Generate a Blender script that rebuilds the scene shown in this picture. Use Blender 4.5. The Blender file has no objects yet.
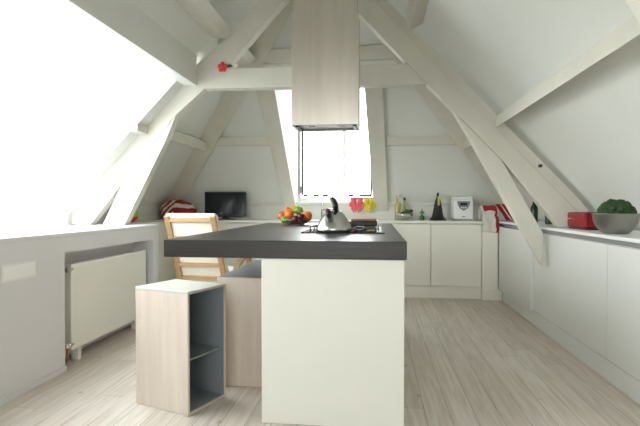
import bpy, bmesh, math, random
from mathutils import Vector, Matrix, noise
random.seed(7)
SC = bpy.context.scene
COL = SC.collection
PI = math.pi

# ---------------------------------------------------------------- materials
def mat(name, col, rough=.5, metal=0, noise_amt=0, noise_scale=8, bump=0, spec=.5, col2=None, stretch=(1,1,1), coat=0):
    m = bpy.data.materials.new(name); m.use_nodes = True
    nt = m.node_tree; b = nt.nodes['Principled BSDF']
    b.inputs['Base Color'].default_value = (*col, 1)
    b.inputs['Roughness'].default_value = rough
    b.inputs['Metallic'].default_value = metal
    b.inputs['Specular IOR Level'].default_value = spec
    b.inputs['Coat Weight'].default_value = coat
    tc = nt.nodes.new('ShaderNodeTexCoord'); mp = nt.nodes.new('ShaderNodeMapping')
    mp.inputs['Scale'].default_value = stretch
    nz = nt.nodes.new('ShaderNodeTexNoise'); nz.inputs['Scale'].default_value = noise_scale; nz.inputs['Detail'].default_value = 5
    nt.links.new(tc.outputs['Object'], mp.inputs['Vector']); nt.links.new(mp.outputs['Vector'], nz.inputs['Vector'])
    c2 = col2 or tuple(c * (1 - noise_amt) for c in col)
    cr = nt.nodes.new('ShaderNodeValToRGB')
    cr.color_ramp.elements[0].position = .35; cr.color_ramp.elements[1].position = .65
    cr.color_ramp.elements[0].color = (*c2, 1); cr.color_ramp.elements[1].color = (*col, 1)
    nt.links.new(nz.outputs['Fac'], cr.inputs['Fac']); nt.links.new(cr.outputs['Color'], b.inputs['Base Color'])
    if bump:
        bp = nt.nodes.new('ShaderNodeBump'); bp.inputs['Strength'].default_value = bump; bp.inputs['Distance'].default_value = .01
        nt.links.new(nz.outputs['Fac'], bp.inputs['Height']); nt.links.new(bp.outputs['Normal'], b.inputs['Normal'])
    return m

def floor_mat():
    m = bpy.data.materials.new('whitewashed_boards'); m.use_nodes = True
    nt = m.node_tree; b = nt.nodes['Principled BSDF']; N = nt.nodes.new; L = nt.links.new
    tc = N('ShaderNodeTexCoord'); mp = N('ShaderNodeMapping'); mp.inputs['Rotation'].default_value = (0, 0, PI/2)
    L(tc.outputs['Object'], mp.inputs['Vector'])
    br = N('ShaderNodeTexBrick'); br.inputs['Scale'].default_value = 1
    br.inputs['Brick Width'].default_value = 2.3; br.inputs['Row Height'].default_value = .128
    br.inputs['Mortar Size'].default_value = .0022; br.inputs['Mortar Smooth'].default_value = .3
    br.inputs['Color1'].default_value = FLOOR1; br.inputs['Color2'].default_value = FLOOR2
    br.inputs['Mortar'].default_value = (.38, .31, .25, 1); br.offset = 0; br.inputs['Bias'].default_value = -.1
    sx = N('ShaderNodeSeparateXYZ'); L(mp.outputs['Vector'], sx.inputs[0])
    dv = N('ShaderNodeMath'); dv.operation = 'DIVIDE'; dv.inputs[1].default_value = .128; L(sx.outputs['Y'], dv.inputs[0])
    fl = N('ShaderNodeMath'); fl.operation = 'FLOOR'; L(dv.outputs[0], fl.inputs[0])
    wn = N('ShaderNodeTexWhiteNoise'); wn.noise_dimensions = '1D'; L(fl.outputs[0], wn.inputs['W'])
    ma = N('ShaderNodeMath'); ma.operation = 'MULTIPLY_ADD'; ma.inputs[1].default_value = 2.3; L(wn.outputs['Value'], ma.inputs[0]); L(sx.outputs['X'], ma.inputs[2])
    cb = N('ShaderNodeCombineXYZ'); L(ma.outputs[0], cb.inputs['X']); L(sx.outputs['Y'], cb.inputs['Y'])
    L(cb.outputs[0], br.inputs['Vector'])
    mp2 = N('ShaderNodeMapping'); mp2.inputs['Scale'].default_value = (26, 1.6, 1); L(tc.outputs['Object'], mp2.inputs['Vector'])
    nz = N('ShaderNodeTexNoise'); nz.inputs['Scale'].default_value = 1.5; nz.inputs['Detail'].default_value = 8; nz.inputs['Distortion'].default_value = .8
    L(mp2.outputs['Vector'], nz.inputs['Vector'])
    cr = N('ShaderNodeValToRGB'); cr.color_ramp.elements[0].position = .3; cr.color_ramp.elements[1].position = .62
    cr.color_ramp.elements[0].color = (.74, .70, .64, 1); cr.color_ramp.elements[1].color = (1, 1, 1, 1)
    L(nz.outputs['Fac'], cr.inputs['Fac'])
    mx = N('ShaderNodeMix'); mx.data_type = 'RGBA'; mx.blend_type = 'MULTIPLY'; mx.inputs['Factor'].default_value = .8
    L(br.outputs['Color'], mx.inputs['A']); L(cr.outputs['Color'], mx.inputs['B'])
    # knots and worn spots
    vo = N('ShaderNodeTexVoronoi'); vo.inputs['Scale'].default_value = 5.5
    mp3 = N('ShaderNodeMapping'); mp3.inputs['Scale'].default_value = (1, .6, 1); L(tc.outputs['Object'], mp3.inputs['Vector']); L(mp3.outputs['Vector'], vo.inputs['Vector'])
    k = N('ShaderNodeValToRGB'); k.color_ramp.elements[0].position = .035; k.color_ramp.elements[1].position = .085
    k.color_ramp.elements[0].color = (.66, .54, .42, 1); k.color_ramp.elements[1].color = (1, 1, 1, 1)
    L(vo.outputs['Distance'], k.inputs['Fac'])
    mx2 = N('ShaderNodeMix'); mx2.data_type = 'RGBA'; mx2.blend_type = 'MULTIPLY'; mx2.inputs['Factor'].default_value = .8
    L(mx.outputs['Result'], mx2.inputs['A']); L(k.outputs['Color'], mx2.inputs['B'])
    L(mx2.outputs['Result'], b.inputs['Base Color'])
    b.inputs['Roughness'].default_value = .42; b.inputs['Specular IOR Level'].default_value = .45
    bp = N('ShaderNodeBump'); bp.inputs['Strength'].default_value = .25; bp.inputs['Distance'].default_value = .004
    L(nz.outputs['Fac'], bp.inputs['Height']); L(bp.outputs['Normal'], b.inputs['Normal'])
    return m

def glass_mat():
    m = bpy.data.materials.new('window_glass'); m.use_nodes = True
    nt = m.node_tree; nt.nodes.clear(); N = nt.nodes.new; L = nt.links.new
    o = N('ShaderNodeOutputMaterial'); t = N('ShaderNodeBsdfTransparent'); g = N('ShaderNodeBsdfGlossy'); mx = N('ShaderNodeMixShader')
    t.inputs['Color'].default_value = (.97, .99, .98, 1); g.inputs['Roughness'].default_value = .02
    mx.inputs['Fac'].default_value = .05
    L(t.outputs[0], mx.inputs[1]); L(g.outputs[0], mx.inputs[2]); L(mx.outputs[0], o.inputs['Surface'])
    return m

def clear_mat(name, col, a=.5):
    m = bpy.data.materials.new(name); m.use_nodes = True
    b = m.node_tree.nodes['Principled BSDF']
    b.inputs['Base Color'].default_value = (*col, 1); b.inputs['Roughness'].default_value = .08
    b.inputs['Transmission Weight'].default_value = a; b.inputs['IOR'].default_value = 1.4
    return m

FLOOR1 = (.70, .635, .57, 1); FLOOR2 = (.60, .535, .475, 1)
M = dict(
    wall=mat('wall_paint', (.76, .76, .725), .75, noise_amt=.03, noise_scale=3, bump=.05),
    ceil=mat('sloped_ceiling_paint', (.78, .79, .755), .8, noise_amt=.03, noise_scale=2, bump=.06),
    beam=mat('painted_timber', (.70, .675, .60), .5, noise_amt=.06, noise_scale=5, bump=.15, stretch=(1, 1, 1)),
    white=mat('white_lacquer', (.82, .82, .80), .4, noise_amt=.015, noise_scale=4),
    ledge=mat('white_ledge_paint', (.65, .64, .645), .45, noise_amt=.02, noise_scale=4),
    cab=mat('cream_white_cabinet', (.83, .81, .73), .38, noise_amt=.015, noise_scale=3),
    cabr=mat('white_cabinet_front', (.75, .755, .73), .38, noise_amt=.015, noise_scale=3),
    panel=mat('warm_white_panel', (.77, .755, .70), .45, noise_amt=.02, noise_scale=2),
    top=mat('white_worktop', (.80, .79, .73), .35, noise_amt=.02),
    rad=mat('radiator_enamel', (.74, .735, .67), .35, noise_amt=.01),
    steel=mat('brushed_steel', (.68, .62, .565), .34, 1, noise_amt=.10, noise_scale=3, stretch=(5, 5, .4)),
    chrome=mat('chrome', (.78, .78, .77), .12, 1),
    kettle=mat('polished_steel', (.52, .52, .50), .22, 1, noise_amt=.05),
    dark=mat('dark_laminate', (.031, .027, .025), .34, noise_amt=.22, noise_scale=3, stretch=(1.2, 30, 30), bump=.08),
    ply=mat('birch_plywood', (.66, .58, .50), .55, noise_scale=2.2, col2=(.60, .51, .43), stretch=(9, 9, .8)),
    plyedge=mat('plywood_edge', (.72, .66, .56), .55, noise_amt=.1, noise_scale=20),
    plytop=mat('pale_washed_top', (.60, .60, .54), .4, noise_amt=.08, noise_scale=3, stretch=(1, 6, 1)),
    inner=mat('slate_grey_paint', (.24, .27, .29), .5, noise_amt=.08, noise_scale=3),
    gtop=mat('grey_box_top', (.27, .28, .26), .35, noise_amt=.15, noise_scale=3),
    wood=mat('honey_bentwood', (.45, .29, .145), .42, noise_scale=3, col2=(.39, .24, .11), stretch=(3, 3, 12)),
    cushion=mat('offwhite_canvas', (.82, .79, .71), .9, noise_amt=.05, noise_scale=30, bump=.2),
    black=mat('black_plastic', (.012, .014, .016), .3),
    screen=mat('tv_screen', (.012, .018, .022), .12),
    iron=mat('cast_iron', (.02, .02, .022), .5, noise_amt=.3, noise_scale=30),
    hobglass=mat('black_hob_glass', (.015, .015, .017), .08),
    red=mat('glossy_red', (.27, .008, .014), .38, spec=.3),
    clothred=mat('red_cloth', (.38, .012, .022), .9, noise_amt=.2, noise_scale=20),
    clothwhite=mat('white_cloth', (.72, .69, .64), .9, noise_amt=.1, noise_scale=20),
    orange=mat('orange_peel', (.80, .20, .015), .45, noise_amt=.25, noise_scale=40, bump=.2),
    apple=mat('red_apple', (.50, .03, .02), .3, noise_scale=6, col2=(.62, .16, .03)),
    lime=mat('green_apple', (.20, .36, .03), .35, noise_amt=.2),
    lemon=mat('yellow_peel', (.72, .45, .03), .4, noise_amt=.15, noise_scale=20),
    plum=mat('dark_plum', (.10, .015, .02), .3),
    leaf=mat('leaf_green', (.05, .13, .02), .6, noise_amt=.4, noise_scale=12),
    kale=mat('dark_kale', (.033, .078, .024), .75, noise_scale=28, col2=(.010, .038, .007), bump=.9),
    pink=mat('pink_rubber', (.80, .13, .16), .4, noise_amt=.1),
    yellow=mat('yellow_rubber', (.74, .62, .05), .4, noise_amt=.1),
    oil=clear_mat('olive_oil_glass', (.68, .66, .26), .5),
    bottle=clear_mat('green_bottle_glass', (.03, .08, .03), .3),
    clear=clear_mat('pale_glass', (.80, .84, .78), .8),
    bowlglass=clear_mat('grey_glass_bowl', (.30, .22, .20), .75),
    cork=mat('cork', (.55, .45, .28), .8),
    label=mat('yellow_label', (.55, .52, .06), .5),
    brown=mat('brown_crust', (.30, .13, .06), .6, noise_amt=.3, noise_scale=20),
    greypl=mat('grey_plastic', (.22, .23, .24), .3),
    pet=mat('coral_red_felt', (.75, .05, .03), .7),
    brass=mat('dull_brass', (.42, .38, .28), .3, 1),
    copper=mat('copper_pipe', (.5, .22, .12), .35, 1),
    frame=mat('white_window_frame', (.85, .86, .84), .4),
    gasket=mat('dark_gasket', (.03, .035, .035), .5),
    glass=glass_mat(), floor=floor_mat())
DIFF = mat('hood_diffuser', (.75, .62, .56), .3)

# ---------------------------------------------------------------- mesh helpers
def nb(): return bmesh.new()
def box(bm, x0, x1, y0, y1, z0, z1):
    v = [bm.verts.new(p) for p in ((x0,y0,z0),(x1,y0,z0),(x1,y1,z0),(x0,y1,z0),(x0,y0,z1),(x1,y0,z1),(x1,y1,z1),(x0,y1,z1))]
    for f in ((3,2,1,0),(4,5,6,7),(0,1,5,4),(1,2,6,5),(2,3,7,6),(3,0,4,7)): bm.faces.new([v[i] for i in f])
    return bm
def slab(bm, pts, off):
    off = Vector(off); a = [bm.verts.new(p) for p in pts]; b = [bm.verts.new(Vector(p) + off) for p in pts]; n = len(pts)
    bm.faces.new(a); bm.faces.new(b[::-1])
    for i in range(n): bm.faces.new((a[i], b[i], b[(i+1) % n], a[(i+1) % n]))
    return bm
def prism_y(bm, xz, y0, y1): return slab(bm, [(x, y0, z) for x, z in xz], (0, y1 - y0, 0))
def lathe(bm, prof, c=(0,0,0), n=32, axis='Z', cap=True):
    rings = []
    for r, h in prof:
        ring = []
        for i in range(n):
            a = 2*PI*i/n; x, y = r*math.cos(a), r*math.sin(a)
            p = {'Z': (x, y, h), 'Y': (x, h, y), 'X': (h, x, y)}[axis]
            ring.append(bm.verts.new(Vector(p) + Vector(c)))
        rings.append(ring)
    for a, b in zip(rings, rings[1:]):
        for i in range(n): bm.faces.new((a[i], a[(i+1) % n], b[(i+1) % n], b[i]))
    if cap: bm.faces.new(rings[0][::-1]); bm.faces.new(rings[-1])
    return bm
def tube(bm, pts, r, n=10, flat=None):
    """round (or flat=(w,h)) section swept along a polyline"""
    pts = [Vector(p) for p in pts]; rings = []; rs = r if isinstance(r, (list, tuple)) else [r]*len(pts)
    for i, p in enumerate(pts):
        t = (pts[min(i+1, len(pts)-1)] - pts[max(i-1, 0)]).normalized()
        up = Vector((0,0,1)) if abs(t.z) < .93 else Vector((0,1,0))
        if flat: up = Vector((1,0,0))
        s = t.cross(up).normalized(); u = s.cross(t).normalized()
        if flat:
            w, h = flat; ring = [bm.verts.new(p + u*a*w/2 + s*b*h/2) for a, b in ((-1,-1),(1,-1),(1,1),(-1,1))]
        else: ring = [bm.verts.new(p + (s*math.cos(2*PI*k/n) + u*math.sin(2*PI*k/n))*rs[i]) for k in range(n)]
        rings.append(ring)
    for a, b in zip(rings, rings[1:]):
        for i in range(len(a)): bm.faces.new((a[i], a[(i+1) % len(a)], b[(i+1) % len(a)], b[i]))
    bm.faces.new(rings[0][::-1]); bm.faces.new(rings[-1])
    return bm
def ball(bm, c, r, sub=3, sq=(1,1,1), bumpy=0, fr=3):
    d = bmesh.ops.create_icosphere(bm, subdivisions=sub, radius=1)
    for v in d['verts']:
        p = v.co.copy(); k = 1 + (bumpy*noise.noise(p*fr + Vector(c)*9) if bumpy else 0)
        v.co = Vector((p.x*sq[0], p.y*sq[1], p.z*sq[2]))*r*k + Vector(c)
    return bm
def smoothpath(pts, n=8):
    pts = [Vector(p) for p in pts]; out = []
    P = [pts[0]] + pts + [pts[-1]]
    for i in range(1, len(P)-2):
        for k in range(n):
            t = k/n; a, b, c, d = P[i-1], P[i], P[i+1], P[i+2]
            out.append(.5*((2*b) + (c-a)*t + (2*a-5*b+4*c-d)*t*t + (3*b-a-3*c+d)*t**3))
    return out + [pts[-1]]

def wloc(o):
    v = Vector((0,0,0))
    while o: v += o.location; o = o.parent
    return v
def obj(name, bm, m, parent=None, bevel=0, smooth=False, sub=0, origin=True, local=False):
    bmesh.ops.recalc_face_normals(bm, faces=bm.faces[:])
    me = bpy.data.meshes.new(name)
    off = Vector((0,0,0))
    if parent is not None:
        if not local: off = wloc(parent)
    elif origin and len(bm.verts):
        xs = [v.co for v in bm.verts]
        off = Vector(((min(p.x for p in xs)+max(p.x for p in xs))/2, (min(p.y for p in xs)+max(p.y for p in xs))/2, min(p.z for p in xs)))
    for v in bm.verts: v.co -= off
    bm.to_mesh(me); bm.free()
    for mm in (m if isinstance(m, (list, tuple)) else [m]): me.materials.append(mm)
    if smooth:
        for p in me.polygons: p.use_smooth = True
    o = bpy.data.objects.new(name, me); COL.objects.link(o)
    if parent is not None: o.parent = parent
    else: o.location = off
    if bevel:
        b = o.modifiers.new('bevel', 'BEVEL'); b.width = bevel; b.segments = 2; b.limit_method = 'ANGLE'
    if sub:
        s = o.modifiers.new('sub', 'SUBSURF'); s.levels = sub; s.render_levels = sub
    return o
def thing(name, label, cat, loc=(0,0,0), rz=0, group=None):
    o = bpy.data.objects.new(name, None); COL.objects.link(o); o.location = loc; o.rotation_euler = (0,0,rz)
    o.empty_display_size = .1
    return tag(o, label, cat, group)
def tag(o, label, cat, group=None):
    o['label'] = label; o['category'] = cat
    if group: o['group'] = group
    return o
def struct(o): o['kind'] = 'structure'; return o

# ---------------------------------------------------------------- room shell
BY = 6.26; EV = 1.1                        # back wall, eaves height
XL = lambda z: -2.76 + .911*(z - EV)
XR = lambda z: 1.74 - .911*(z - EV)
YB = lambda z: BY - .75*(z - EV)
RX, RZ = -.5, EV + 2.48
RY = YB(RZ); Y0 = -2.6

struct(obj('floor', box(nb(), -3.1, 2.1, Y0-.1, 6.5, -.08, 0), M['floor'], origin=False))
struct(obj('wall_left', box(nb(), -2.86, -2.76, 4.36, BY, 0, EV), M['wall']))
struct(obj('wall_right', box(nb(), 1.94, 2.04, Y0, BY, 0, .88), M['wall']))
struct(obj('wall_back', box(nb(), -2.86, 2.04, BY, BY+.1, 0, EV), M['wall']))
# left outer wall below the dormer glazing
struct(obj('wall_dormer', box(nb(), -3.06, -2.96, Y0, 4.36, 0, 1.0), M['wall']))

def ceil(name, pts, off, m='ceil'): return struct(obj(name, slab(nb(), pts, off), M[m]))
o_l = (-.09, 0, .08); o_r = (.09, 0, .08); o_b = (0, .08, .1)
ceil('ceiling_right', [(XR(.88), Y0, .88), (XR(.88), BY, .88), (XR(EV), BY, EV), (RX, RY, RZ), (RX, Y0, RZ)], o_r)
yc = 4.27
ceil('ceiling_left', [(XL(EV), yc, EV), (XL(EV), BY, EV), (RX, RY, RZ), (RX, yc, RZ)], o_l)
zl = 2.37
ceil('ceiling_left', [(XL(zl), Y0, zl), (XL(zl), yc, zl), (RX, yc, RZ), (RX, Y0, RZ)], o_l)
# hip end slope, open for the window dormer
zt = 2.42; wl0, wl1, wr0, wr1 = -1.02, -1.10, -.03, -.13
P = lambda x, z: (x, YB(z), z)
ceil('ceiling_back', [P(XL(EV), EV), P(wl0, EV), P(wl1, zt), P(XL(zt), zt)], o_b)
ceil('ceiling_back', [P(wr0, EV), P(XR(EV), EV), P(XR(zt), zt), P(wr1, zt)], o_b)
ceil('ceiling_back', [P(XL(zt), zt), P(wl1, zt), P(wr1, zt), P(XR(zt), zt), P(RX, RZ)], o_b)
# window dormer in the hip end
WY = 6.42
for nm, a, b, s in (('wall_dormer_left', wl0, wl1, -.05), ('wall_dormer_right', wr0, wr1, .05)):
    bm = nb(); v = lambda *p: bm.verts.new(p)
    slab(bm, [(a, BY, EV), (a, WY+.1, EV), (a, WY+.1, 2.76), (b, YB(zt), zt)], (s, 0, 0))
    struct(obj(nm, bm, M['wall']))
struct(obj('ceiling_dormer', slab(nb(), [(wl1-.05, YB(zt)+.01, zt), (wr0+.08, YB(zt)+.01, zt), (wr0+.08, WY+.1, 2.75), (wl1-.05, WY+.1, 2.75)], (0, 0, .06)), M['frame']))
struct(obj('trim_1', box(nb(), wl0, wr0, BY-.015, WY+.1, EV-.0, EV+.03), M['frame'], bevel=.004))
# casement window (window_1)
w = struct(obj('window_1', (lambda bm: [box(bm, wl0, wr0, WY, WY+.06, EV+.03, 1.185), box(bm, wl1-.02, wr0+.02, WY, WY+.06, 2.68, 2.76),
      box(bm, wl1, -.99, WY, WY+.06, 1.185, 2.68), box(bm, -.035, wr0+.01, WY, WY+.06, 1.185, 2.68)] and bm)(nb()), M['frame'], origin=False))
bm = nb()
box(bm, -.975, -.95, WY-.03, WY+.02, 1.215, 2.66)
for x0, x1 in ((-.95, -.89), (-.82, -.74), (-.70, -.62), (-.36, -.29), (-.22, -.05)): box(bm, x0, x1, WY-.03, WY-.01, 1.196, 1.226)
box(bm, -.075, -.048, WY-.03, WY+.02, 1.215, 2.66)
obj('gasket', bm, M['gasket'], w)
obj('mullion', box(nb(), -.435, -.39, WY-.01, WY+.03, 1.2, 2.68), M['frame'], w)
obj('handle', box(nb(), -.995, -.97, WY-.06, WY-.03, 1.235, 1.33), M['greypl'], w, bevel=.004)
obj('glass', box(nb(), -.985, -.04, WY+.03, WY+.036, 1.19, 2.70), M['glass'], w)

# big sloping dormer window on the left (window_2)
YE = 4.27; YN = .75  # near end is out of view, shortened to cut light on the right slope
GT = (-2.08, 2.14); GB = (-2.95, 1.02)
w = struct(obj('window_2', (lambda bm: [prism_y(bm, [(GT[0]-.02, 2.147), (GT[0]+.03, 2.147), (GT[0]+.03, 2.17), (GT[0]-.02, 2.17)], YN, YE),
     prism_y(bm, [(GB[0]-.03, GB[1]), (GB[0]+.03, GB[1]), (GB[0]+.05, GB[1]+.03), (GB[0], GB[1]+.05)], YN, YE)] and bm)(nb()), M['frame']))
bm = nb(); slab(bm, [(GT[0]-.01, YN, 2.155), (GT[0]-.01, YE, 2.155), (GB[0], YE, GB[1]+.02), (GB[0], YN, GB[1]+.02)], (-.005, 0, .003))
obj('glass', bm, M['glass'], w)
for nm, y0, y1 in (('wall_dormer_far', YE-.015, YE+.09), ('wall_dormer_near', YN-.09, YN)):
    struct(obj(nm, prism_y(nb(), [(-1.61, 2.2), (-1.61, 2.13), (-2.72, .9), (-3.06, .9), (-3.06, 1.02), (-2.12, 2.2)], y0, y1), M['wall']))
struct(obj('ceiling_dormer_left', box(nb(), -2.14, -1.602, YN-.09, YE+.09, 2.145, 2.2), M['frame']))
struct(obj('trim_2', box(nb(), -1.60, -1.575, Y0, 4.2, 2.14, 2.43), M['ceil']))
# strip of sloping ceiling left between the glazing and the truss
ceil('ceiling_left', [(-1.69, 4.03, 2.145), (-1.69, 4.199, 2.145), (-2.80, 4.199, 1.021), (-2.80, 4.03, 1.021)], (-.04, 0, .04))
struct(obj('trim_3', box(nb(), -2.97, -2.78, Y0, YE, .90, 1.02), M['frame'], bevel=.004))
# left roof in front of the dormer (behind the camera)
ceil('ceiling_left', [(XL(.96), Y0, .96), (XL(.96), YN-.02, .96), (XL(zl), YN-.02, zl), (XL(zl), Y0, zl)], o_l)
# gable behind the camera with a window
bm = nb()
gx0, gx1, gz0, gz1 = -1.7, .7, .9, 2.15
box(bm, -3.1, gx0, Y0-.1, Y0, 0, 3.8); box(bm, gx1, 2.15, Y0-.1, Y0, 0, 3.8)
box(bm, gx0, gx1, Y0-.1, Y0, 0, gz0); box(bm, gx0, gx1, Y0-.1, Y0, gz1, 3.8)
struct(obj('wall_front', bm, M['wall']))
w = struct(obj('window_3', (lambda bm: [box(bm, gx0, gx1, Y0-.08, Y0-.02, gz0, gz0+.06), box(bm, gx0, gx1, Y0-.08, Y0-.02, gz1-.06, gz1),
     box(bm, gx0, gx0+.06, Y0-.08, Y0-.02, gz0, gz1), box(bm, gx1-.06, gx1, Y0-.08, Y0-.02, gz0, gz1), box(bm, -.53, -.47, Y0-.08, Y0-.02, gz0, gz1)] and bm)(nb()), M['frame']))
obj('glass', box(nb(), gx0+.04, gx1-.04, Y0-.055, Y0-.05, gz0+.04, gz1-.04), M['glass'], w)
# rails at the eaves
struct(obj('trim_4', box(nb(), -2.76, 1.76, BY-.035, BY, 1.075, 1.115), M['beam'], bevel=.004))
struct(obj('trim_5', box(nb(), -2.76, -2.725, 4.40, BY, 1.075, 1.115), M['beam'], bevel=.004))

# ---------------------------------------------------------------- roof timbers
def truss(y, label, left_low=True):
    t = thing('roof_truss', label, 'roof truss', (-.53, y, 0))
    y1 = y + .10
    rr = [(-.53, 3.39), (.97, 1.739), (1.549, 1.126), (1.752, .915), (1.49, .905), (1.235, 1.209), (1.035, 1.457), (.258, 2.276), (-.53, 3.13)]
    obj('rafter', prism_y(nb(), rr, y, y1), M['beam'], t, bevel=.006)
    rl = [(-.53, 3.39), (-1.245, 2.60), (-1.572, 2.33), (-1.73, 2.16), (-2.191, 1.67), (-2.775, 1.035), (-2.775, .907), (-2.585, .907), (-2.279, 1.284), (-1.768, 1.886), (-1.31, 2.28), (-.53, 3.13)]
    obj('rafter', prism_y(nb(), rl, y, y1), M['beam'], t, bevel=.006)
    obj('tie_beam', prism_y(nb(), [(-1.31, 2.28), (.258, 2.276), (.427, 2.098), (-1.532, 2.112)], y-.003, y1+.003), M['beam'], t, bevel=.004)
    obj('brace', prism_y(nb(), [(.652, 1.858), (1.033, 1.459), (1.363, .86), (1.366, .576), (.777, 1.643)], y+.002, y1-.002), M['beam'], t, bevel=.006)
    obj('brace', prism_y(nb(), [(-1.768, 1.886), (-2.279, 1.284), (-2.47, .907), (-2.262, .907), (-2.214, .995), (-1.862, 1.666)], y+.002, y1-.002), M['beam'], t, bevel=.006)
    obj('packing_strip', prism_y(nb(), [(-.4, 3.21), (.95, 1.735), (1.529, 1.122), (1.69, .95), (1.76, .99), (1.622, 1.16), (1.04, 1.775), (-.4, 3.36)], y+.006, y1-.01), M['beam'], t)
    return t
truss(4.2, 'cream painted roof truss crossing behind the steel extractor hood, with a flower on its beam')
truss(1.485, 'second cream roof truss, mostly out of view above the steel mixing bowl')

def hip(sx, label):
    X = XL if sx < 0 else XR
    a = Vector((X(1.03), YB(1.03), 1.03)); b = Vector((RX + sx*.12, YB(3.45), 3.45))
    d = (b-a).normalized(); side = Vector((-sx*1, 0, 0)); side = (side - d*side.dot(d)).normalized()
    u = d.cross(side).normalized()
    if u.y > 0: u = -u
    bm = nb(); pts = [a + side*.16, a - side*.14, b - side*.14, b + side*.16]
    slab(bm, [p - u*.02 for p in pts], u*.10)
    tag(obj('hip_rafter', bm, M['beam'], bevel=.008), label, 'roof beam')
hip(-1, 'sloping hip beam behind the truss, rising above the striped bag and television')
hip(1, 'sloping hip beam behind the truss, rising above the white bread maker')

def pline(name, xz, y0, y1, label):
    tag(obj(name, prism_y(nb(), xz, y0, y1), M['beam'], bevel=.006), label, 'roof beam')
# side purlins
pline('purlin', [(.98, 1.722), (.985, 1.818), (1.05, 1.86), (1.10, 1.80)], 1.59, 4.195, 'long lower beam running along the roof slope above the red toaster and steel bowl')
pline('purlin', [(.98, 1.70), (.985, 1.83), (1.05, 1.878), (1.108, 1.81)], 4.33, 5.70, 'short lower beam behind the truss on the slope by the bread maker')
pline('purlin', [(.24, 2.63), (.285, 2.55), (.39, 2.60), (.30, 2.70)], 1.5, 4.19, 'upper beam on the slope coming toward the viewer beside the hood')
pline('purlin', [(-1.30, 2.54), (-1.235, 2.60), (-1.34, 2.68), (-1.43, 2.55)], 1.5, 4.19, 'upper beam on the slope above the large side window, near the flower')
pline('purlin', [(-1.30, 2.54), (-1.235, 2.60), (-1.34, 2.68), (-1.43, 2.55)], 4.33, 5.00, 'stub of upper beam just behind the truss above the flower')
pline('purlin', [(-2.0, 1.72), (-2.0, 1.83), (-2.06, 1.86), (-2.15, 1.78)], 4.34, 5.66, 'short lower beam on the slope above the striped bag')
pline('purlin', [(-2.03, 1.72), (-2.03, 1.79), (-2.05, 1.79), (-2.12, 1.72)], 4.0, 4.198, 'small sawn off beam stub on the brightly lit truss rafter')
def bline(z0, z1, x0, x1, label):
    bm = nb()
    slab(bm, [(x0, YB(z0)-.075, z0), (x0, YB(z1)-.05, z1), (x0, YB(z1)-.005, z1), (x0, YB(z0)-.005, z0)], (x1-x0, 0, 0))
    tag(obj('purlin', bm, M['beam'], bevel=.005), label, 'roof beam')
bline(1.79, 1.88, -2.02, -1.235, 'horizontal beam on the end slope above the television')
bline(1.77, 1.86, .12, 1.01, 'horizontal beam on the end slope above the green wine bottle')
bline(2.58, 2.70, -1.18, .35, 'high horizontal beam seen above the tie beam behind the hood')
def trimmer(a0, a1, b0, b1, z0, z1, label):
    bm = nb(); slab(bm, [P(a0, z0), P(a1, z0), P(b1, z1), P(b0, z1)], (0, -.045, -.035))
    tag(obj('window_trimmer', bm, M['beam'], bevel=.004), label, 'roof beam')
trimmer(-1.155, -1.02, -1.32, -1.105, 1.06, 2.52, 'broad sloping post beside the window, on the television side')
trimmer(-.025, .155, -.13, .06, 1.03, 2.52, 'broad sloping post beside the window, on the oil bottle side')

# ---------------------------------------------------------------- far kitchen run
t = thing('worktop', 'long white worktop along the far wall under the window', 'worktop', (-.6, 6.0, .87))
bm = nb(); box(bm, -2.755, 1.90, 5.74, 6.255, .872, .90); obj('slab', bm, M['top'], t, bevel=.004)
def base_cab(x0, x1, label):
    t = thing('base_cabinet', label, 'cabinet', ((x0+x1)/2, 6.0, 0))
    obj('body', box(nb(), x0+.002, x1-.002, 5.79, 6.24, .14, .868), M['cab'], t)
    obj('door', box(nb(), x0+.003, x1-.003, 5.768, 5.788, .152, .862), M['cab'], t, bevel=.003)
    obj('plinth', box(nb(), x0, x1, 5.80, 5.82, 0.001, .138), M['cab'], t)
base_cab(.634, 1.205, 'cream white far cabinet between the door seam and the corner post')
base_cab(.03, .634, 'cream white far cabinet half hidden behind the island worktop')
base_cab(-.57, .03, 'cream white far cabinet wholly beneath the window behind the island')
base_cab(-1.19, -.57, 'cream white far cabinet behind the fruit bowl')
base_cab(-1.80, -1.19, 'cream white far cabinet behind the armchair')
base_cab(-2.40, -1.80, 'cream white far cabinet below the striped bag')
base_cab(-2.75, -2.40, 'narrow cream white far cabinet in the corner behind the window ledge')
t = thing('corner_panel', 'plain white corner post under the hanging tea towel', 'panel', (1.29, 5.77, 0))
obj('panel', box(nb(), 1.208, 1.383, 5.755, 5.80, .001, .868), M['cab'], t, bevel=.003)
obj('foot', box(nb(), 1.215, 1.427, 5.745, 5.7545, .001, .124), M['cab'], t)
# side shelf by the left wall
tag(obj('side_shelf', box(nb(), -2.755, -2.42, 4.40, 5.735, .872, .90), M['top'], bevel=.004), 'short white side shelf behind the truss under the colourful ball', 'shelf')
tag(obj('shelf_panel', box(nb(), -2.74, -2.45, 4.40, 5.73, .001, .87), M['cab']), 'white panel closing the space under the side shelf', 'panel')

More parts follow.
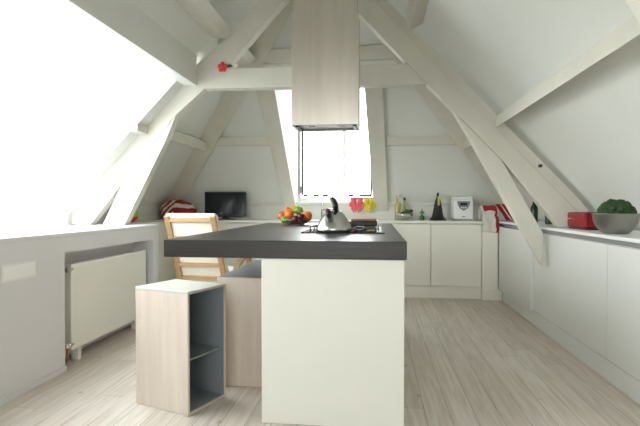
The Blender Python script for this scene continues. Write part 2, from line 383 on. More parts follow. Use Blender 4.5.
# ---------------------------------------------------------------- right kitchen run
t = thing('worktop', 'long white worktop along the slope carrying the toaster and steel bowl', 'worktop', (1.58, 2, .875))
obj('slab', box(nb(), 1.395, 1.90, -1.0, 5.735, .880, .902), M['white'], t, bevel=.003)
obj('gap_shade_strip', box(nb(), 1.435, 1.75, -1.0, 5.735, .846, .879), M['greypl'], t)  # dark grey strip, colours in the shade of the gap under the slab
def side_cab(y0, y1, label, proud=0):
    t = thing('base_cabinet', label, 'cabinet', (1.6, (y0+y1)/2, 0))
    obj('body', box(nb(), 1.445, 1.75, y0+.002, y1-.002, .125, .845), M['cabr'], t)
    obj('door', box(nb(), 1.42-proud, 1.443, y0+.002, y1-.002, .132, .842), M['cabr'], t, bevel=.002)
    obj('plinth', box(nb(), 1.428, 1.445, y0, y1, .001, .124), M['cabr'], t)
side_cab(4.60, 5.735, 'white side cabinet with a standing proud door, next to the corner post', .036)
side_cab(3.20, 4.60, 'white side cabinet under the red toaster', 0)
side_cab(1.75, 3.20, 'white side cabinet nearest the viewer, running out of the picture', 0)

# ---------------------------------------------------------------- window ledge with radiator niche
t = thing('window_ledge', 'big boxed-in white window ledge with a radiator niche', 'ledge', (-2.4, 2, 0))
bm = nb(); lx0, lx1, lt = -2.955, -2.015, .905
box(bm, -2.775, lx1, YN, 2.978, .001, .878); box(bm, -2.775, lx1, 2.978, 4.255, .772, .878); box(bm, -2.775, lx1, 4.255, 4.36, .001, .878)
box(bm, -2.775, -2.20, 2.978, 4.255, .001, .772)
obj('casing', bm, M['ledge'], t)
obj('top', box(nb(), -2.778, lx1+.003, YN, 4.365, .878, lt), M['ledge'], t, bevel=.006)
obj('skirting', box(nb(), lx1, lx1+.012, YN, 2.975, .001, .035), M['ledge'], t)
t = thing('cover_plate', 'small blank rectangular plate set in the ledge front', 'plate', (-2.01, 2.57, .66))
obj('plate', box(nb(), -2.014, -2.007, 2.45, 2.69, .672, .745), M['white'], t, bevel=.003)
obj('recess', box(nb(), -2.0145, -2.0115, 2.435, 2.705, .66, .757), M['rad'], t)

t = thing('radiator', 'flat white panel radiator set in the ledge niche', 'radiator', (-2.1, 3.66, .08))
obj('front_panel', box(nb(), -2.062, -2.05, 3.10, 4.19, .095, .682), M['rad'], t, bevel=.006)
obj('side_panel', box(nb(), -2.15, -2.064, 3.107, 3.122, .10, .675), M['rad'], t, bevel=.003)
obj('side_panel', box(nb(), -2.15, -2.064, 4.17, 4.185, .10, .675), M['rad'], t, bevel=.003)
obj('back_panel', box(nb(), -2.162, -2.15, 3.10, 4.19, .105, .672), M['rad'], t)
obj('grille', box(nb(), -2.148, -2.066, 3.123, 4.169, .655, .668), M['rad'], t)
v = obj('valve', lathe(nb(), [(.010, 3.04), (.017, 3.045), (.017, 3.075), (.009, 3.08), (.009, 3.107)], (-2.045, 0, .65), 16, 'Y'), M['brass'], t, smooth=True)
v = obj('valve', lathe(nb(), [(.008, 3.03), (.016, 3.035), (.016, 3.075), (.009, 3.08), (.009, 3.107)], (-2.045, 0, .14), 16, 'Y'), M['chrome'], t, smooth=True)
obj('pipe', tube(nb(), smoothpath([(-2.045, 3.055, .13), (-2.05, 3.05, .07), (-2.08, 3.05, .002)]), .008), M['copper'], t, smooth=True)
obj('foot', box(nb(), -2.12, -2.07, 3.2, 3.24, .001, .10), M['white'], t)
obj('foot', box(nb(), -2.12, -2.07, 4.05, 4.09, .001, .10), M['white'], t)

# ---------------------------------------------------------------- island
IX0, IX1, IY0, IY1, IZ = -1.065, .148, 2.365, 4.75, .91
IZB = .822
t = thing('island_worktop', 'thick dark grey island worktop with a long overhang', 'worktop', (-.45, 3.5, IZB))
obj('slab', box(nb(), IX0, IX1, IY0, IY1, IZB, IZ), M['dark'], t, bevel=.004)
t = thing('kitchen_island', 'plain white island base under the dark worktop', 'kitchen island', (-.2, 3.5, 0))
obj('front_panel', box(nb(), -.563, .137, 2.374, 2.41, .001, IZB-.001), M['panel'], t, bevel=.003)
obj('body', box(nb(), -.335, .13, 2.412, 4.66, .06, IZB-.001), M['panel'], t)
obj('plinth', box(nb(), -.32, .11, 2.45, 4.64, .001, .059), M['panel'], t)
tag(obj('support_board', box(nb(), -.93, -.80, 3.74, 3.77, .656, IZB-.001), M['white']), 'small white board supporting the worktop overhang on the long plywood box', 'board')

# plywood box under the overhang
t = thing('storage_box', 'long pale plywood box pushed under the island overhang', 'box', (-.65, 3.3, 0))
obj('front_board', box(nb(), -.945, -.345, 2.84, 2.856, .001, .652), M['ply'], t, bevel=.002)
obj('side_board', box(nb(), -.945, -.93, 2.857, 3.80, .001, .638), M['ply'], t)
obj('side_board', box(nb(), -.36, -.345, 2.857, 3.80, .001, .638), M['ply'], t)
obj('back_board', box(nb(), -.929, -.361, 3.785, 3.80, .001, .638), M['ply'], t)
obj('top_board', box(nb(), -.944, -.346, 2.857, 3.80, .639, .652), M['gtop'], t)['label'] = 'grey top board'

# plywood crate stool
A = Vector((-.953, 2.399, 0)); e1 = Vector((-.351, .138, 0)).normalized(); e2 = Vector((.123, .263, 0)).normalized()
e2 = Vector((-e1.y, e1.x, 0)); e2 = e2 if e2.y > 0 else -e2
Wd, Dp, Ht, th = .377, .305, .641, .014
t = thing('crate_stool', 'upright pale plywood crate with an open grey shelved side', 'crate', (A.x, A.y, 0), math.atan2(e1.y, e1.x))
# local frame: x along e1 (solid face), y = depth; e2 is local -y or +y
sy = 1 if Matrix.Rotation(math.atan2(e1.y, e1.x), 3, 'Z') @ Vector((0, 1, 0)) @ e2 > 0 else -1
def lb(x0, x1, y0, y1, z0, z1):
    a, b = sorted((sy*y0, sy*y1)); return box(nb(), x0, x1, a, b, z0, z1)
def lobj(n, bm, m, **k): return obj(n, bm, m, t, local=True, **k)
z0 = .001
def crate_side(name, x0, x1, y0, y1, zz0, zz1):
    o = lobj(name, lb(x0, x1, y0, y1, zz0, zz1), M['ply'], bevel=.0015); return o
crate_side('side_board', 0, Wd, 0, th, z0+th, Ht-th)             # facing the camera, solid
crate_side('side_board', 0, Wd, Dp-th, Dp, z0+th, Ht-th)
crate_side('back_board', Wd-th, Wd-.0005, th+.0005, Dp-th-.0005, z0+th, Ht-th)
lobj('top_board', lb(0, Wd, 0, Dp, Ht-th+.0005, Ht), M['plytop'], bevel=.003)['label'] = 'pale washed top'
lobj('bottom_board', lb(0, Wd, 0, Dp, z0, z0+th-.0005), M['ply'], bevel=.002)
# grey painted lining
g = nb()
box(g, .004, Wd-th-.001, *sorted((sy*(th+.0005), sy*(th+.0035))), z0+th+.001, Ht-th-.001)
box(g, .004, Wd-th-.001, *sorted((sy*(Dp-th-.0035), sy*(Dp-th-.0005))), z0+th+.001, Ht-th-.001)
box(g, Wd-th-.004, Wd-th-.001, *sorted((sy*(th+.004), sy*(Dp-th-.004))), z0+th+.001, Ht-th-.001)
box(g, .006, Wd-th-.005, *sorted((sy*(th+.004), sy*(Dp-th-.004))), Ht-th-.003, Ht-th-.0005)
box(g, .006, Wd-th-.005, *sorted((sy*(th+.004), sy*(Dp-th-.004))), z0+th, z0+th+.003)
lobj('lining', g, M['inner'])['label'] = 'slate grey painted inside'
g = lb(.03, Wd-th-.005, th+.004, Dp-th-.004, .272, .281)
s = lobj('shelf', g, M['inner'])
lobj('shelf_edging', lb(.026, .0295, th+.004, Dp-th-.004, .272, .281), M['gtop'])

# ---------------------------------------------------------------- extractor hood
t = thing('extractor_hood', 'tall brushed steel extractor hood hanging over the island', 'extractor hood', (-.37, 3.66, 1.66))
hx0, hx1, hy0, hy1, hz = -.606, -.122, 3.5, 3.82, 1.66
bm = nb(); box(bm, hx0+.012, hx1-.012, hy0+.012, hy1-.012, 2.4405, 3.42); obj('chimney', bm, M['steel'], t, bevel=.002)
bm = nb()
for a in ((hx0, hx1, hy0, hy0+.012), (hx0, hx1, hy1-.012, hy1), (hx0, hx0+.012, hy0+.0121, hy1-.0121), (hx1-.012, hx1, hy0+.0121, hy1-.0121)):
    box(bm, *a, hz, 2.44)
obj('housing', bm, M['steel'], t, bevel=.002)
f = obj('filter', box(nb(), hx0+.013, hx1-.013, hy0+.013, hy1-.013, hz+.012, hz+.03), DIFF, t, bevel=.002)
for y in (hy0+.045, hy1-.06):
    obj('filter_slot', box(nb(), hx0+.04, hx1-.04, y, y+.012, hz+.004, hz+.0115), M['greypl'], f)
for x in (hx0+.02, hx1-.045):
    obj('clip', box(nb(), x, x+.022, hy0+.05, hy1-.05, hz-.006, hz+.0115), M['black'], f)
for x in (-.48, -.26):
    obj('lamp', lathe(nb(), [(.028, hz+.002), (.028, hz+.0115)], (x, 3.66, 0), 20), M['white'], f)

# ---------------------------------------------------------------- gas hob
hb = thing('gas_hob', 'black gas hob with cast grates set in the island worktop', 'hob', (-.20, 3.25, IZ))
obj('glass_plate', box(nb(), -.46, .055, 2.99, 3.53, IZ+.0005, IZ+.007), M['hobglass'], hb, bevel=.002)
def burner(cx, cy, r):
    b = obj('burner', lathe(nb(), [(r*1.3, IZ+.007), (r*1.3, IZ+.011), (r, IZ+.012), (r, IZ+.018), (r*.5, IZ+.02)], (cx, cy, 0), 24), M['iron'], hb, smooth=False)
def grate(cx, cy, s):
    bm = nb(); z = IZ+.024
    for k in (-1, 1):
        box(bm, cx-s, cx+s, cy+k*s-.004, cy+k*s+.004, z, z+.008); box(bm, cx+k*s-.004, cx+k*s+.004, cy-s, cy+s, z, z+.008)
        for j in (-1, 1): box(bm, cx+k*s-.004, cx+k*s+.004, cy+j*s-.004, cy+j*s+.004, IZ+.007, z)
        box(bm, cx+k*.03-.003, cx+k*.03+.003, cy-s, cy-.03, z, z+.008); box(bm, cx+k*.03-.003, cx+k*.03+.003, cy+.03, cy+s, z, z+.008)
        box(bm, cx-s, cx-.03, cy+k*.03-.003, cy+k*.03+.003, z, z+.008); box(bm, cx+.03, cx+s, cy+k*.03-.003, cy+k*.03+.003, z, z+.008)
    obj('grate', bm, M['iron'], hb, bevel=.001)
for cx, cy, r, s in ((-.335, 3.39, .03, .105), (-.105, 3.13, .03, .105), (-.105, 3.39, .04, .105)):
    burner(cx, cy, r)
    if (cx, cy) != (-.335, 3.13): grate(cx, cy, s)
for y in (3.06, 3.15, 3.30, 3.39):
    obj('knob', lathe(nb(), [(.019, IZ+.007), (.019, IZ+.012), (.014, IZ+.014), (.013, IZ+.036), (.011, IZ+.038)], (.028, y, 0), 20), M['chrome'], hb, smooth=False)

# kettle
kx, ky, kz = -.262, 3.085, IZ+.0075
t = thing('kettle', 'steel conical whistling kettle with a black handle on the hob', 'kettle', (kx, ky, kz))
obj('body', lathe(nb(), [(.100, kz), (.113, kz+0.0048), (.115, kz+0.0168), (.107, kz+0.0384), (.086, kz+0.0780), (.066, kz+0.1080), (.050, kz+0.1248), (.036, kz+0.1320)], (kx, ky, 0), 40), M['kettle'], t, smooth=True)
l = obj('lid', lathe(nb(), [(.036, kz+0.1326), (.034, kz+0.1380), (.018, kz+0.1440), (.007, kz+0.1452)], (kx, ky, 0), 24), M['kettle'], t, smooth=True)
obj('lid_knob', lathe(nb(), [(.006, kz+0.1454), (.012, kz+0.1524), (.011, kz+0.1632), (.004, kz+0.1668)], (kx, ky, 0), 16), M['black'], l, smooth=True)
obj('handle', tube(nb(), smoothpath([(kx+.012, ky-.045, kz+.128), (kx+.012, ky-.068, kz+.165), (kx-.004, ky-.045, kz+.200), (kx-.012, ky+.02, kz+.205), (kx+.004, ky+.062, kz+.175), (kx+.012, ky+.055, kz+.115)]), .015, 12), M['black'], t, smooth=True)
s = obj('spout', tube(nb(), [(kx-.02, ky-.07, kz+0.0720), (kx-.024, ky-.105, kz+0.1104), (kx-.026, ky-.122, kz+0.1260)], [.020, .016, .014], 14), M['black'], t, smooth=True)
obj('whistle', lathe(nb(), [(.012, 0), (.016, .004), (.016, .016), (.009, .02)], (kx-.027, ky-.128, kz+0.1260), 14), mat('whistle_maroon', (.08, .01, .015), .4), s, smooth=True)

# griddle on the rear burners
t = thing('griddle_pan', 'black square griddle with a brown loaf-coloured lid on the hob', 'pan', (-.09, 3.45, IZ+.033))
gz = IZ+.033
obj('pan', box(nb(), -.175, .01, 3.36, 3.50, gz, gz+.03), M['iron'], t, bevel=.006)
obj('lid', box(nb(), -.17, .004, 3.365, 3.495, gz+.0305, gz+.047), M['brown'], t, bevel=.006)
obj('handle', box(nb(), -.235, -.1755, 3.42, 3.44, gz+.012, gz+.026), M['iron'], t, bevel=.004)

# fruit bowl
bx, by = -.712, 4.32
t = thing('fruit_bowl', 'low dark glass bowl heaped with fruit on the island', 'bowl', (bx, by, IZ))
obj('bowl', lathe(nb(), [(.065, IZ+.001), (.07, IZ+.005), (.115, IZ+.026), (.145, IZ+.052), (.148, IZ+.052), (.117, IZ+.020), (.07, IZ+.001)], (bx, by, 0), 40, cap=False), M['bowlglass'], t, smooth=True)
def fruit(kind, m, x, y, z, r, label, stem=True, sq=(1,1,.94)):
    f = thing(kind, label, kind.replace('_', ' '), (bx+x, by+y, IZ+z-r), 0, 'fruit in the bowl on the island')
    obj('flesh', ball(nb(), (bx+x, by+y, IZ+z), r, 3, sq, .05, 2), M[m], f, smooth=True)
    if stem: obj('stem', tube(nb(), [(bx+x, by+y, IZ+z+r*.84), (bx+x+.004, by+y, IZ+z+r*1.1)], .002, 6), M['brown'], f)
fruit('apple', 'apple', -.118, -.03, .078, .040, 'red apple at the far end of the fruit heap from the kettle')
fruit('orange', 'orange', -.045, -.085, .095, .043, 'orange at the front middle of the fruit heap beside the small green lime', False, (1,1,1))
fruit('orange', 'orange', .112, -.045, .080, .045, 'large orange at the kettle side of the fruit heap', False, (1,1,1))
fruit('orange', 'orange', -.075, .03, .118, .038, 'orange partly hidden behind the front middle orange', False, (1,1,1))
fruit('apple', 'lime', .030, -.01, .128, .041, 'green apple on top of the fruit heap')
fruit('lemon', 'lemon', -.025, .065, .135, .037, 'yellow lemon on top of the heap behind the green apple', False, (1.15,1,1))
fruit('lime', 'lime', -.085, -.095, .048, .034, 'small green lime low at the front of the bowl', False, (1,1,1))
fruit('plum', 'plum', .015, -.115, .052, .034, 'dark plum low at the front of the bowl beside the lime', False, (1,1,1))
fruit('plum', 'plum', .058, -.095, .075, .034, 'dark plum resting between the green apple and the large orange', False, (1,1,1))
fruit('orange', 'orange', .06, .085, .07, .038, 'orange at the very back of the bowl behind the large orange', False, (1,1,1))

# ---------------------------------------------------------------- armchair
t = thing('armchair', 'bentwood armchair with off-white cushions seen from behind', 'armchair', (-1.40, 4.0, -.012), math.radians(-6))
def L3(*p): return p
def backpt(z): return -.34 + (1.02 - z)*.42           # y of the leaning back at height z
for s in (-1, 1):
    obj('back_upright', tube(nb(), [(s*.195, backpt(z)-.01, z) for z in (.40, .55, .7, .85, .95, 1.01)], 0, flat=(.045, .016)), M['wood'], t, bevel=.004, local=True)
    pts = smoothpath([(s*.25, .30, .024), (s*.25, .1, .024), (s*.25, .0, .027), (s*.25, -.05, .08), (s*.25, -.06, .30), (s*.25, -.03, .52), (s*.25, .05, .60), (s*.25, .19, .635), (s*.25, .27, .61), (s*.25, .28, .55), (s*.25, .18, .45)], 7)
    pts = [p + Vector((0,0,.008)) for p in pts]
    obj('arm_frame', tube(nb(), pts, 0, flat=(.05, .018)), M['wood'], t, bevel=.004, local=True)
for z in (.98, .835, .615, .50):
    obj('back_slat', box(nb(), -.172, .172, backpt(z)-.018, backpt(z)-.006, z-.017, z+.017), M['wood'], t, bevel=.003, local=True)
obj('cross_rail', box(nb(), -.27, .27, -.02, .01, .36, .40), M['wood'], t, bevel=.004, local=True)
obj('cross_rail', box(nb(), -.27, .27, .36, .39, .38, .42), M['wood'], t, bevel=.004, local=True)
bm = nb(); pr = [(1.035, .0), (1.03, .06), (.80, .075), (.6, .08), (.44, .09), (.44, .0), (.6, .0), (.8, .0)]
slab(bm, [(-.215, backpt(z)+y, z) for z, y in pr], (.43, 0, 0)); obj('back_cushion', bm, M['cushion'], t, bevel=.022, local=True, smooth=True)
bm = nb(); slab(bm, [(-.235, .0, .405), (-.235, .02, .50), (-.235, .46, .53), (-.235, .47, .435)], (.47, 0, 0)); obj('seat_cushion', bm, M['cushion'], t, bevel=.025, local=True, smooth=True)

# ---------------------------------------------------------------- far counter things
C9 = .9005
t = thing('television', 'small flat black television on the far worktop', 'television', (-1.915, 6.1, C9))
obj('bezel', box(nb(), -2.185, -1.645, 6.085, 6.125, .935, 1.253), M['black'], t, bevel=.004)
obj('screen', box(nb(), -2.167, -1.663, 6.083, 6.0845, .962, 1.237), M['screen'], t)
obj('stand', box(nb(), -1.955, -1.875, 6.1, 6.12, C9+.011, .934), M['black'], t)
obj('base', lathe(nb(), [(.13, C9), (.13, C9+.006), (.10, C9+.01)], (-1.915, 6.1, 0), 32), M['black'], t)

def stripe_mesh(path, w0, axis_off, nstripe, wob=.004):
    """cloth swept along path (list of points) and stretched along axis_off, striped by faces"""
    bm = nb(); cols = 24; rows = []
    for i, p in enumerate(path):
        row = []
        for j in range(cols+1):
            q = Vector(p) + Vector(axis_off)*(j/cols)
            q += Vector((noise.noise(q*14), noise.noise(q*11+Vector((5,0,0))), noise.noise(q*12+Vector((0,9,0)))))*wob*3
            row.append(bm.verts.new(q))
        rows.append(row)
    for i in range(len(rows)-1):
        for j in range(cols):
            f = bm.faces.new((rows[i][j], rows[i][j+1], rows[i+1][j+1], rows[i+1][j])); f.material_index = nstripe(i/(len(rows)-1), j/cols); f.smooth = True
    return bm
def cloth(name, bm, label, cat, thick=.006):
    o = obj(name, bm, [M['clothred'], M['clothwhite']]); s = o.modifiers.new('thick', 'SOLIDIFY'); s.thickness = thick; s.offset = 0
    return tag(o, label, cat)
# striped bag: a soft slumped form
bm = nb(); d = bmesh.ops.create_uvsphere(bm, u_segments=96, v_segments=56, radius=1)
for f in bm.faces:
    c = f.calc_center_median(); a = c.x*1.1 - c.z*.7
    f.material_index = 1 if (c.x < 0 and (a*2.6) % 1 < .45) or (c.x >= 0 and .30 < c.z < .66) else 0; f.smooth = True
for v in bm.verts:
    p = v.co; up = max(p.z, -.75)
    h = .145 if p.x < -.15 else .145 - .035*min(1, (p.x+.15))
    v.co = Vector((-2.50 + p.x*.235, 6.0 + p.y*.16, C9 + .113 + up*h + .012*noise.noise(p*3)))
tag(obj('striped_bag', bm, [M['clothred'], M['clothwhite']]), 'slumped red and white striped bag behind the armchair', 'bag')
# ball
bm = nb(); bmesh.ops.create_uvsphere(bm, u_segments=32, v_segments=20, radius=.09)
for f in bm.faces:
    c = f.calc_center_median(); f.smooth = True
    f.material_index = 0 if c.z < -.03 else (1 if math.atan2(c.z, c.x) < 1.3 else 2)
for v in bm.verts: v.co += Vector((-2.60, 4.95, C9+.09))
tag(obj('toy_ball', bm, [M['pet'], mat('lime_vinyl', (.35, .62, .04), .4), mat('yellow_vinyl', (.8, .7, .05), .4)]), 'red, lime and yellow toy ball peeking out behind the bright truss leg', 'ball')

# tap at the sink
t = thing('sink_tap', 'slim chrome tap with a horizontal spout behind the kettle', 'tap', (-.665, 6.06, C9))
obj('column', lathe(nb(), [(.022, C9), (.022, C9+.012), (.014, C9+.014), (.014, C9+.21), (.008, C9+.213)], (-.665, 6.06, 0), 18), M['chrome'], t, smooth=False)
obj('spout', tube(nb(), [(-.652, 6.055, C9+.125), (-.56, 6.0, C9+.135), (-.53, 5.985, C9+.13), (-.525, 5.982, C9+.11)], .009), M['chrome'], t, smooth=True)
obj('lever', tube(nb(), [(-.665, 6.045, C9+.2), (-.665, 5.98, C9+.215)], .006), M['chrome'], t, smooth=True)
# wall hooks
for x, z, lab in ((-1.135, 1.07, 'tiny dark hook on the wall above the fruit, farther from the window'), (-1.105, 1.045, 'tiny dark hook on the wall above the fruit, nearer the window')):
    tag(obj('wall_hook', tube(nb(), [(x, 6.255, z+.012), (x, 6.235, z), (x, 6.23, z-.015), (x, 6.225, z)], .005), M['black']), lab, 'hook')

# rubber gloves hanging from the sill rail
def glove(x, m, label, tw):
    t = thing('rubber_glove', label, 'rubber glove', (x, 6.19, 1.20), 0, 'gloves hanging under the window')
    y = 6.19
    bm = nb()
    ball(bm, (x, y, 1.115), .036, 3, (.85, .35, 1.1))
    for i, (dx, L) in enumerate(((-.024, .062), (-.008, .09), (.008, .08), (.023, .055))):
        tube(bm, smoothpath([(x+dx, y, 1.105), (x+dx*1.15+tw*.004, y-.006, 1.08), (x+dx*1.3+tw*.012, y-.012, 1.08-L)], 4), [.0105]*8+[.007], 8)
    tube(bm, smoothpath([(x-tw*.03, y, 1.12), (x-tw*.042, y-.008, 1.10), (x-tw*.045, y-.012, 1.06)], 4), [.014]*8+[.008], 8)
    obj('hand', bm, M[m], t, smooth=True)
    obj('cuff', lathe(nb(), [(.036, 1.10), (.034, 1.14), (.042, 1.175), (.044, 1.18)], (x, y, 0), 20), M[m], t, smooth=True)
    c = obj('peg', box(nb(), x-.006, x+.006, y-.05, y+.03, 1.172, 1.205), M['greypl'], t)
glove(-.278, 'pink', 'pink rubber glove hanging under the window, nearer the tap', 1)
glove(-.198, 'pink', 'pink rubber glove hanging between the other pink glove and the yellow ones', -1)
glove(-.112, 'yellow', 'yellow rubber glove hanging right beside the pink gloves', 1)
glove(-.055, 'yellow', 'yellow rubber glove hanging nearest the oil bottle', -1)
tag(obj('glove_rail', tube(nb(), [(-.33, 6.19, 1.190), (.01, 6.19, 1.190)], .004), M['chrome']), 'thin rail from which the rubber gloves hang', 'rail')

# bottles, bowls
t = thing('oil_bottle', 'tall olive oil bottle with a cork on the far worktop', 'bottle', (.268, 6.12, C9))
obj('bottle', lathe(nb(), [(.034, C9), (.036, C9+.01), (.036, C9+.18), (.028, C9+.21), (.015, C9+.23), (.014, C9+.265)], (.268, 6.12, 0), 24), M['oil'], t, smooth=True)
obj('stopper', lathe(nb(), [(.014, C9+.266), (.024, C9+.272), (.024, C9+.302), (.018, C9+.308)], (.268, 6.12, 0), 16), M['cork'], t)
t = thing('vinegar_bottle', 'slim pale glass bottle with a black cap behind the grey bowl', 'bottle', (.352, 6.15, C9))
obj('bottle', lathe(nb(), [(.028, C9), (.030, C9+.01), (.030, C9+.13), (.012, C9+.18), (.010, C9+.24)], (.352, 6.15, 0), 24), M['oil'], t, smooth=True)
obj('cap', lathe(nb(), [(.013, C9+.241), (.015, C9+.262), (.010, C9+.275)], (.352, 6.15, 0), 16), M['black'], t)
t = thing('vegetable_bowl', 'tilted grey metal bowl of green leaves beside the oil bottle', 'bowl', (.345, 5.98, C9))
obj('bowl', lathe(nb(), [(.035, C9), (.06, C9+.008), (.093, C9+.05), (.100, C9+.082), (.097, C9+.082), (.088, C9+.05), (.05, C9+.014), (.002, C9+.01)], (.345, 5.98, 0), 32), M['kettle'], t, smooth=True)
bm = nb()
for i in range(26):
    a = random.random()*2*PI; r = random.random()*.075
    ball(bm, (.37+r*math.cos(a)*1.0, 5.98+r*math.sin(a), C9+.08+random.random()*.045*(1 if math.cos(a) > -.2 else .3)), .022+random.random()*.012, 2, (1,1,.6), .35, 4)
tag(obj('leafy_greens', bm, M['leaf'], smooth=True), 'dark green leafy vegetables piled in the tilted grey bowl', 'vegetable')
t = thing('dish_brush', 'small green bottle with a narrow waist between the grey bowl and wine bottle', 'bottle', (.557, 6.05, C9))
t.name = 'small_green_bottle'
obj('body', lathe(nb(), [(.026, C9), (.028, C9+.01), (.026, C9+.05), (.010, C9+.06), (.009, C9+.075)], (.557, 6.05, 0), 20), mat('bottle_green', (.02, .16, .04), .3), t, smooth=True)
obj('neck', lathe(nb(), [(.012, C9+.0755), (.028, C9+.085), (.028, C9+.105), (.008, C9+.112), (.006, C9+.14)], (.557, 6.05, 0), 20), mat('light_green_plastic', (.08, .30, .12), .4), t, smooth=True)
t = thing('wine_bottle', 'green wine bottle standing in a flared black cooler sleeve', 'bottle', (.745, 6.05, C9))
obj('bottle', lathe(nb(), [(.036, C9+.02), (.038, C9+.2), (.034, C9+.235), (.020, C9+.27), (.015, C9+.29), (.015, C9+.33), (.010, C9+.335)], (.745, 6.05, 0), 24), M['bottle'], t, smooth=True)
obj('bottle_label', box(nb(), .738, .76, 6.005, 6.0105, C9+.18, C9+.29), M['label'], t)
obj('cooler_sleeve', lathe(nb(), [(.105, C9), (.100, C9+.01), (.072, C9+.045), (.058, C9+.10), (.048, C9+.165), (.042, C9+.20), (.0395, C9+.20), (.045, C9+.10), (.055, C9+.004)], (.745, 6.05, 0), 28, cap=False), M['black'], t, smooth=True)

t = thing('bread_maker', 'white bread maker with a grey shield-shaped panel', 'bread maker', (1.028, 6.05, C9))
obj('body', box(nb(), .912, 1.144, 5.93, 6.17, C9+.012, 1.155), M['white'], t, bevel=.018)
obj('lid', box(nb(), .918, 1.138, 5.935, 6.165, 1.156, 1.185), M['white'], t, bevel=.012)
bm = nb(); cx = 1.028
slab(bm, [(cx+a, 5.928, 1.06+b) for a, b in ((-.075, .07), (.075, .07), (.07, .03), (.045, -.015), (.0, -.045), (-.045, -.015), (-.07, .03))], (0, -.006, 0))
c = obj('control_panel', bm, M['greypl'], t, bevel=.003)
obj('display', box(nb(), cx-.04, cx+.04, 5.9195, 5.9215, 1.08, 1.112), M['black'], c)
for k in (-1, 0, 1): obj('button', lathe(nb(), [(.008, 5.9195), (.008, 5.9215)], (cx+k*.024, 0, 1.055), 10, 'Y'), M['white'], c)
obj('base', box(nb(), .925, 1.131, 5.945, 6.155, C9, C9+.0115), M['greypl'], t)
obj('badge', box(nb(), cx-.018, cx+.018, 5.927, 5.9295, .945, .955), M['greypl'], t)

# towels on the corner
def towel(x0, x1, pts, fn, label, wob=.006):
    path = smoothpath(pts, 6); path = [(x0, p.y, p.z) for p in path]
    return cloth('tea_towel', stripe_mesh(path, 0, (x1-x0, 0, 0), fn, wob), label, 'tea towel')
towel(1.20, 1.37, [(0, 5.93, .93), (0, 5.90, 1.05), (0, 5.82, 1.075), (0, 5.73, 1.0), (0, 5.705, .93), (0, 5.71, .78)],
      lambda u, v: 0 if (u < .56 and u > .22 and v > .1) or v > .80 else 1, 'red and white tea towel hanging over the corner post')
path = smoothpath([(1.37, 5.86, 1.10), (1.395, 5.82, 1.05), (1.44, 5.80, .98), (1.48, 5.79, .912)], 6)
cloth('tea_towel', stripe_mesh(path, 0, (.13, .03, .0), lambda u, v: 0 if (v*2) % 1 < .68 else 1, .004), 'red towel with pale stripes draped behind the hanging tea towel', 'tea towel')
path = smoothpath([(1.58, 5.85, 1.05), (1.585, 5.82, .98), (1.60, 5.80, .912)], 6)
cloth('tea_towel', stripe_mesh(path, 0, (.10, .02, 0), lambda u, v: 0 if (v*4) % 1 < .3 else 1, .004), 'pale red-striped towel next to the brace of the truss', 'tea towel')
# dark jars glimpsed between brace and rafter
for x, y, h, m, lab in ((1.57, 5.1, .25, 'bottle', 'dark green bottle glimpsed between brace and rafter, taller of the two'), (1.63, 4.85, .17, 'black', 'dark jar glimpsed between brace and rafter, shorter of the two')):
    t = thing('bottle' if m == 'bottle' else 'jar', lab, 'bottle' if m == 'bottle' else 'jar', (x, y, .903))
    obj('glass_body', lathe(nb(), [(.034, .903), (.036, .915), (.036, .903+h*.62), (.015, .903+h*.8), (.013, .903+h)], (x, y, 0), 20), M[m], t, smooth=True)
    obj('cap', lathe(nb(), [(.016, .904+h), (.016, .92+h)], (x, y, 0), 16), M['clothwhite'], t)

# toaster, steel bowl
t = thing('toaster', 'long red toaster with a silver lever lying along the worktop', 'toaster', (1.6, 3.95, .902))
obj('body', box(nb(), 1.512, 1.685, 3.765, 4.10, .914, 1.03), M['red'], t, bevel=.016)
obj('base', box(nb(), 1.522, 1.675, 3.775, 4.09, .902, .9135), M['black'], t)
obj('trim_strip', box(nb(), 1.506, 1.5115, 3.93, 4.07, .974, .982), M['chrome'], t)
for k in (0, 1): obj('slot', box(nb(), 1.55+k*.06, 1.575+k*.06, 3.82, 4.06, 1.0305, 1.0325), M['black'], t)
obj('lever', box(nb(), 1.585, 1.615, 3.745, 3.7645, .965, .98), M['black'], t, bevel=.003)
sx_, sy_, sz_ = 1.512, 3.3, .9025
M['bowlsteel'] = mat('satin_steel', (.40, .39, .37), .3, 1)
_n = M['bowlsteel'].node_tree; _b = _n.nodes['Principled BSDF']; _t = _n.nodes.new('ShaderNodeTangent'); _t.direction_type = 'RADIAL'; _t.axis = 'Z'
_b.inputs['Anisotropic'].default_value = .85; _n.links.new(_t.outputs[0], _b.inputs['Tangent'])
t = thing('mixing_bowl', 'large brushed steel mixing bowl holding a broccoli', 'bowl', (sx_, sy_, sz_))
obj('bowl', lathe(nb(), [(.055, sz_), (.075, sz_+.006), (.105, sz_+.035), (.125, sz_+.075), (.133, sz_+.125), (.137, sz_+.127), (.137, sz_+.130), (.130, sz_+.128), (.121, sz_+.075), (.10, sz_+.038), (.07, sz_+.01), (.002, sz_+.006)], (sx_, sy_, 0), 48), M['bowlsteel'], t, smooth=True)
t = thing('broccoli', 'big dark green head of broccoli in the steel bowl', 'broccoli', (sx_, sy_, sz_+.03))
bm = nb()
for i in range(120):
    a = random.random()*2*PI; e = math.acos(1 - random.random()*1.05)
    R_ = .088
    p = Vector((math.sin(e)*math.cos(a)*R_, math.sin(e)*math.sin(a)*R_, math.cos(e)*R_*.92))
    ball(bm, Vector((sx_+.005, sy_, sz_+.118)) + p, .018+random.random()*.009, 2, (1,1,1), .35, 6)
ball(bm, (sx_+.005, sy_, sz_+.113), .088, 3)
obj('florets', bm, M['kale'], t, smooth=True)
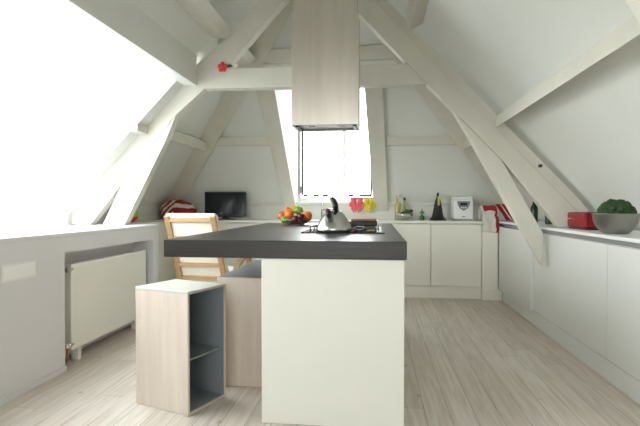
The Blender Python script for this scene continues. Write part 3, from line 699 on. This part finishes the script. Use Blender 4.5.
obj('stalk', tube(nb(), [(sx_, sy_, sz_+.015), (sx_, sy_, sz_+.10)], [.028, .035], 12), M['leaf'], t, smooth=True)

# flower on the beam
fx, fy, fz = -1.335, 4.186, 2.292
t = thing('fabric_flower', 'little red fabric flower with green leaf clipped on the tie beam', 'flower', (fx, fy, fz-.04))
for k in range(5):
    a = PI/2 + k*2*PI/5
    obj('petal', ball(nb(), (fx+.027*math.cos(a), fy-.004, fz+.027*math.sin(a)), .021, 2, (1, .35, 1)), M['pet'], t, smooth=True)
obj('centre', ball(nb(), (fx, fy-.014, fz), .011, 2), mat('pale_violet', (.35, .2, .5), .6), t, smooth=True)
obj('leaf', ball(nb(), (fx+.06, fy, fz+.01), .022, 2, (1.2, .3, .6)), M['leaf'], t, smooth=True)
obj('wire', tube(nb(), smoothpath([(fx, fy+.012, fz), (fx+.06, fy+.008, fz+.0), (fx+.12, fy+.006, fz+.01)]), .003, 6), M['leaf'], t)
tag(obj('fabric_bud', ball(nb(), (-1.215, 4.175, 2.30), .018, 2, (1.1, .6, 1)), M['clothwhite'], smooth=True), 'tiny white bud beside the red flower on the tie beam', 'flower')
tag(obj('roof_bolt', lathe(nb(), [(.014, 4.17), (.014, 4.195)], (-1.60, 0, 2.365), 10, 'Y'), M['gasket']), 'small dark bolt on the truss above the big side window', 'bolt')
tag(obj('roof_bolt', lathe(nb(), [(.014, 4.175), (.014, 4.197)], (1.335, 0, 1.405), 10, 'Y'), M['gasket']), 'small dark bolt in the rafter above the red toaster', 'bolt')

# ---------------------------------------------------------------- sky, light, camera
wd = bpy.data.worlds.new('overcast'); SC.world = wd; wd.use_nodes = True
nt = wd.node_tree; nt.nodes.clear(); N = nt.nodes.new; Lk = nt.links.new
out = N('ShaderNodeOutputWorld'); bg = N('ShaderNodeBackground'); tc = N('ShaderNodeTexCoord'); sp = N('ShaderNodeSeparateXYZ'); cr = N('ShaderNodeValToRGB')
mr = N('ShaderNodeMapRange'); mr.inputs['From Min'].default_value = -1; mr.inputs['From Max'].default_value = 1
Lk(tc.outputs['Generated'], sp.inputs[0]); Lk(sp.outputs['Z'], mr.inputs['Value']); Lk(mr.outputs[0], cr.inputs['Fac']); Lk(cr.outputs['Color'], bg.inputs['Color']); Lk(bg.outputs[0], out.inputs[0])
e = cr.color_ramp.elements; e[0].position = .485; e[0].color = (.34, .35, .34, 1); e[1].position = 1; e[1].color = (.86, .93, 1.0, 1)
x = cr.color_ramp.elements.new(.505); x.color = (1.0, .995, 1.0, 1)
bg.inputs['Strength'].default_value = 11.0
def portal(loc, rot, sx, sy):
    l = bpy.data.lights.new('daylight_portal', 'AREA'); l.shape = 'RECTANGLE'; l.size = sx; l.size_y = sy; l.cycles.is_portal = True
    o = bpy.data.objects.new('daylight_portal', l); COL.objects.link(o); o.location = loc; o.rotation_euler = rot
ang = math.atan2(GT[1]-GB[1], GT[0]-GB[0])
nrm = Vector((math.sin(ang), 0, -math.cos(ang)))          # into the room
q = (-nrm).to_track_quat('Z', 'Y')
c = Vector(((GT[0]+GB[0])/2-.01, (YN+YE)/2, (GT[1]+GB[1])/2)) - nrm*.03
portal(c, (-nrm).to_track_quat('Z', 'Y').to_euler(), 3.5, 1.35)
bpy.data.objects['daylight_portal'].rotation_euler = Matrix((( 0, math.cos(ang), -nrm.x), (1, 0, 0), (0, math.sin(ang), -nrm.z))).to_euler()
portal((-.51, WY+.08, 1.95), (-PI/2, 0, 0), .96, 1.55)
portal((-.5, Y0-.12, 1.52), (PI/2, 0, 0), 2.4, 1.25)

cam = bpy.data.cameras.new('camera'); co = bpy.data.objects.new('camera', cam); COL.objects.link(co)
cam.sensor_width = 36; cam.lens = 490/640*36; cam.clip_start = .05
co.location = (0, 0, 1.085); co.rotation_euler = (math.radians(90-.93), 0, math.radians(6.5))
SC.camera = co
SC.view_settings.view_transform = 'Standard'; SC.view_settings.look = 'None'; SC.view_settings.gamma = 1
SC.view_settings.use_curve_mapping = False; SC.view_settings.exposure = .02
SC.cycles.max_bounces = 14; SC.cycles.diffuse_bounces = 8; SC.cycles.transparent_max_bounces = 12
SC.cycles.use_denoising = True
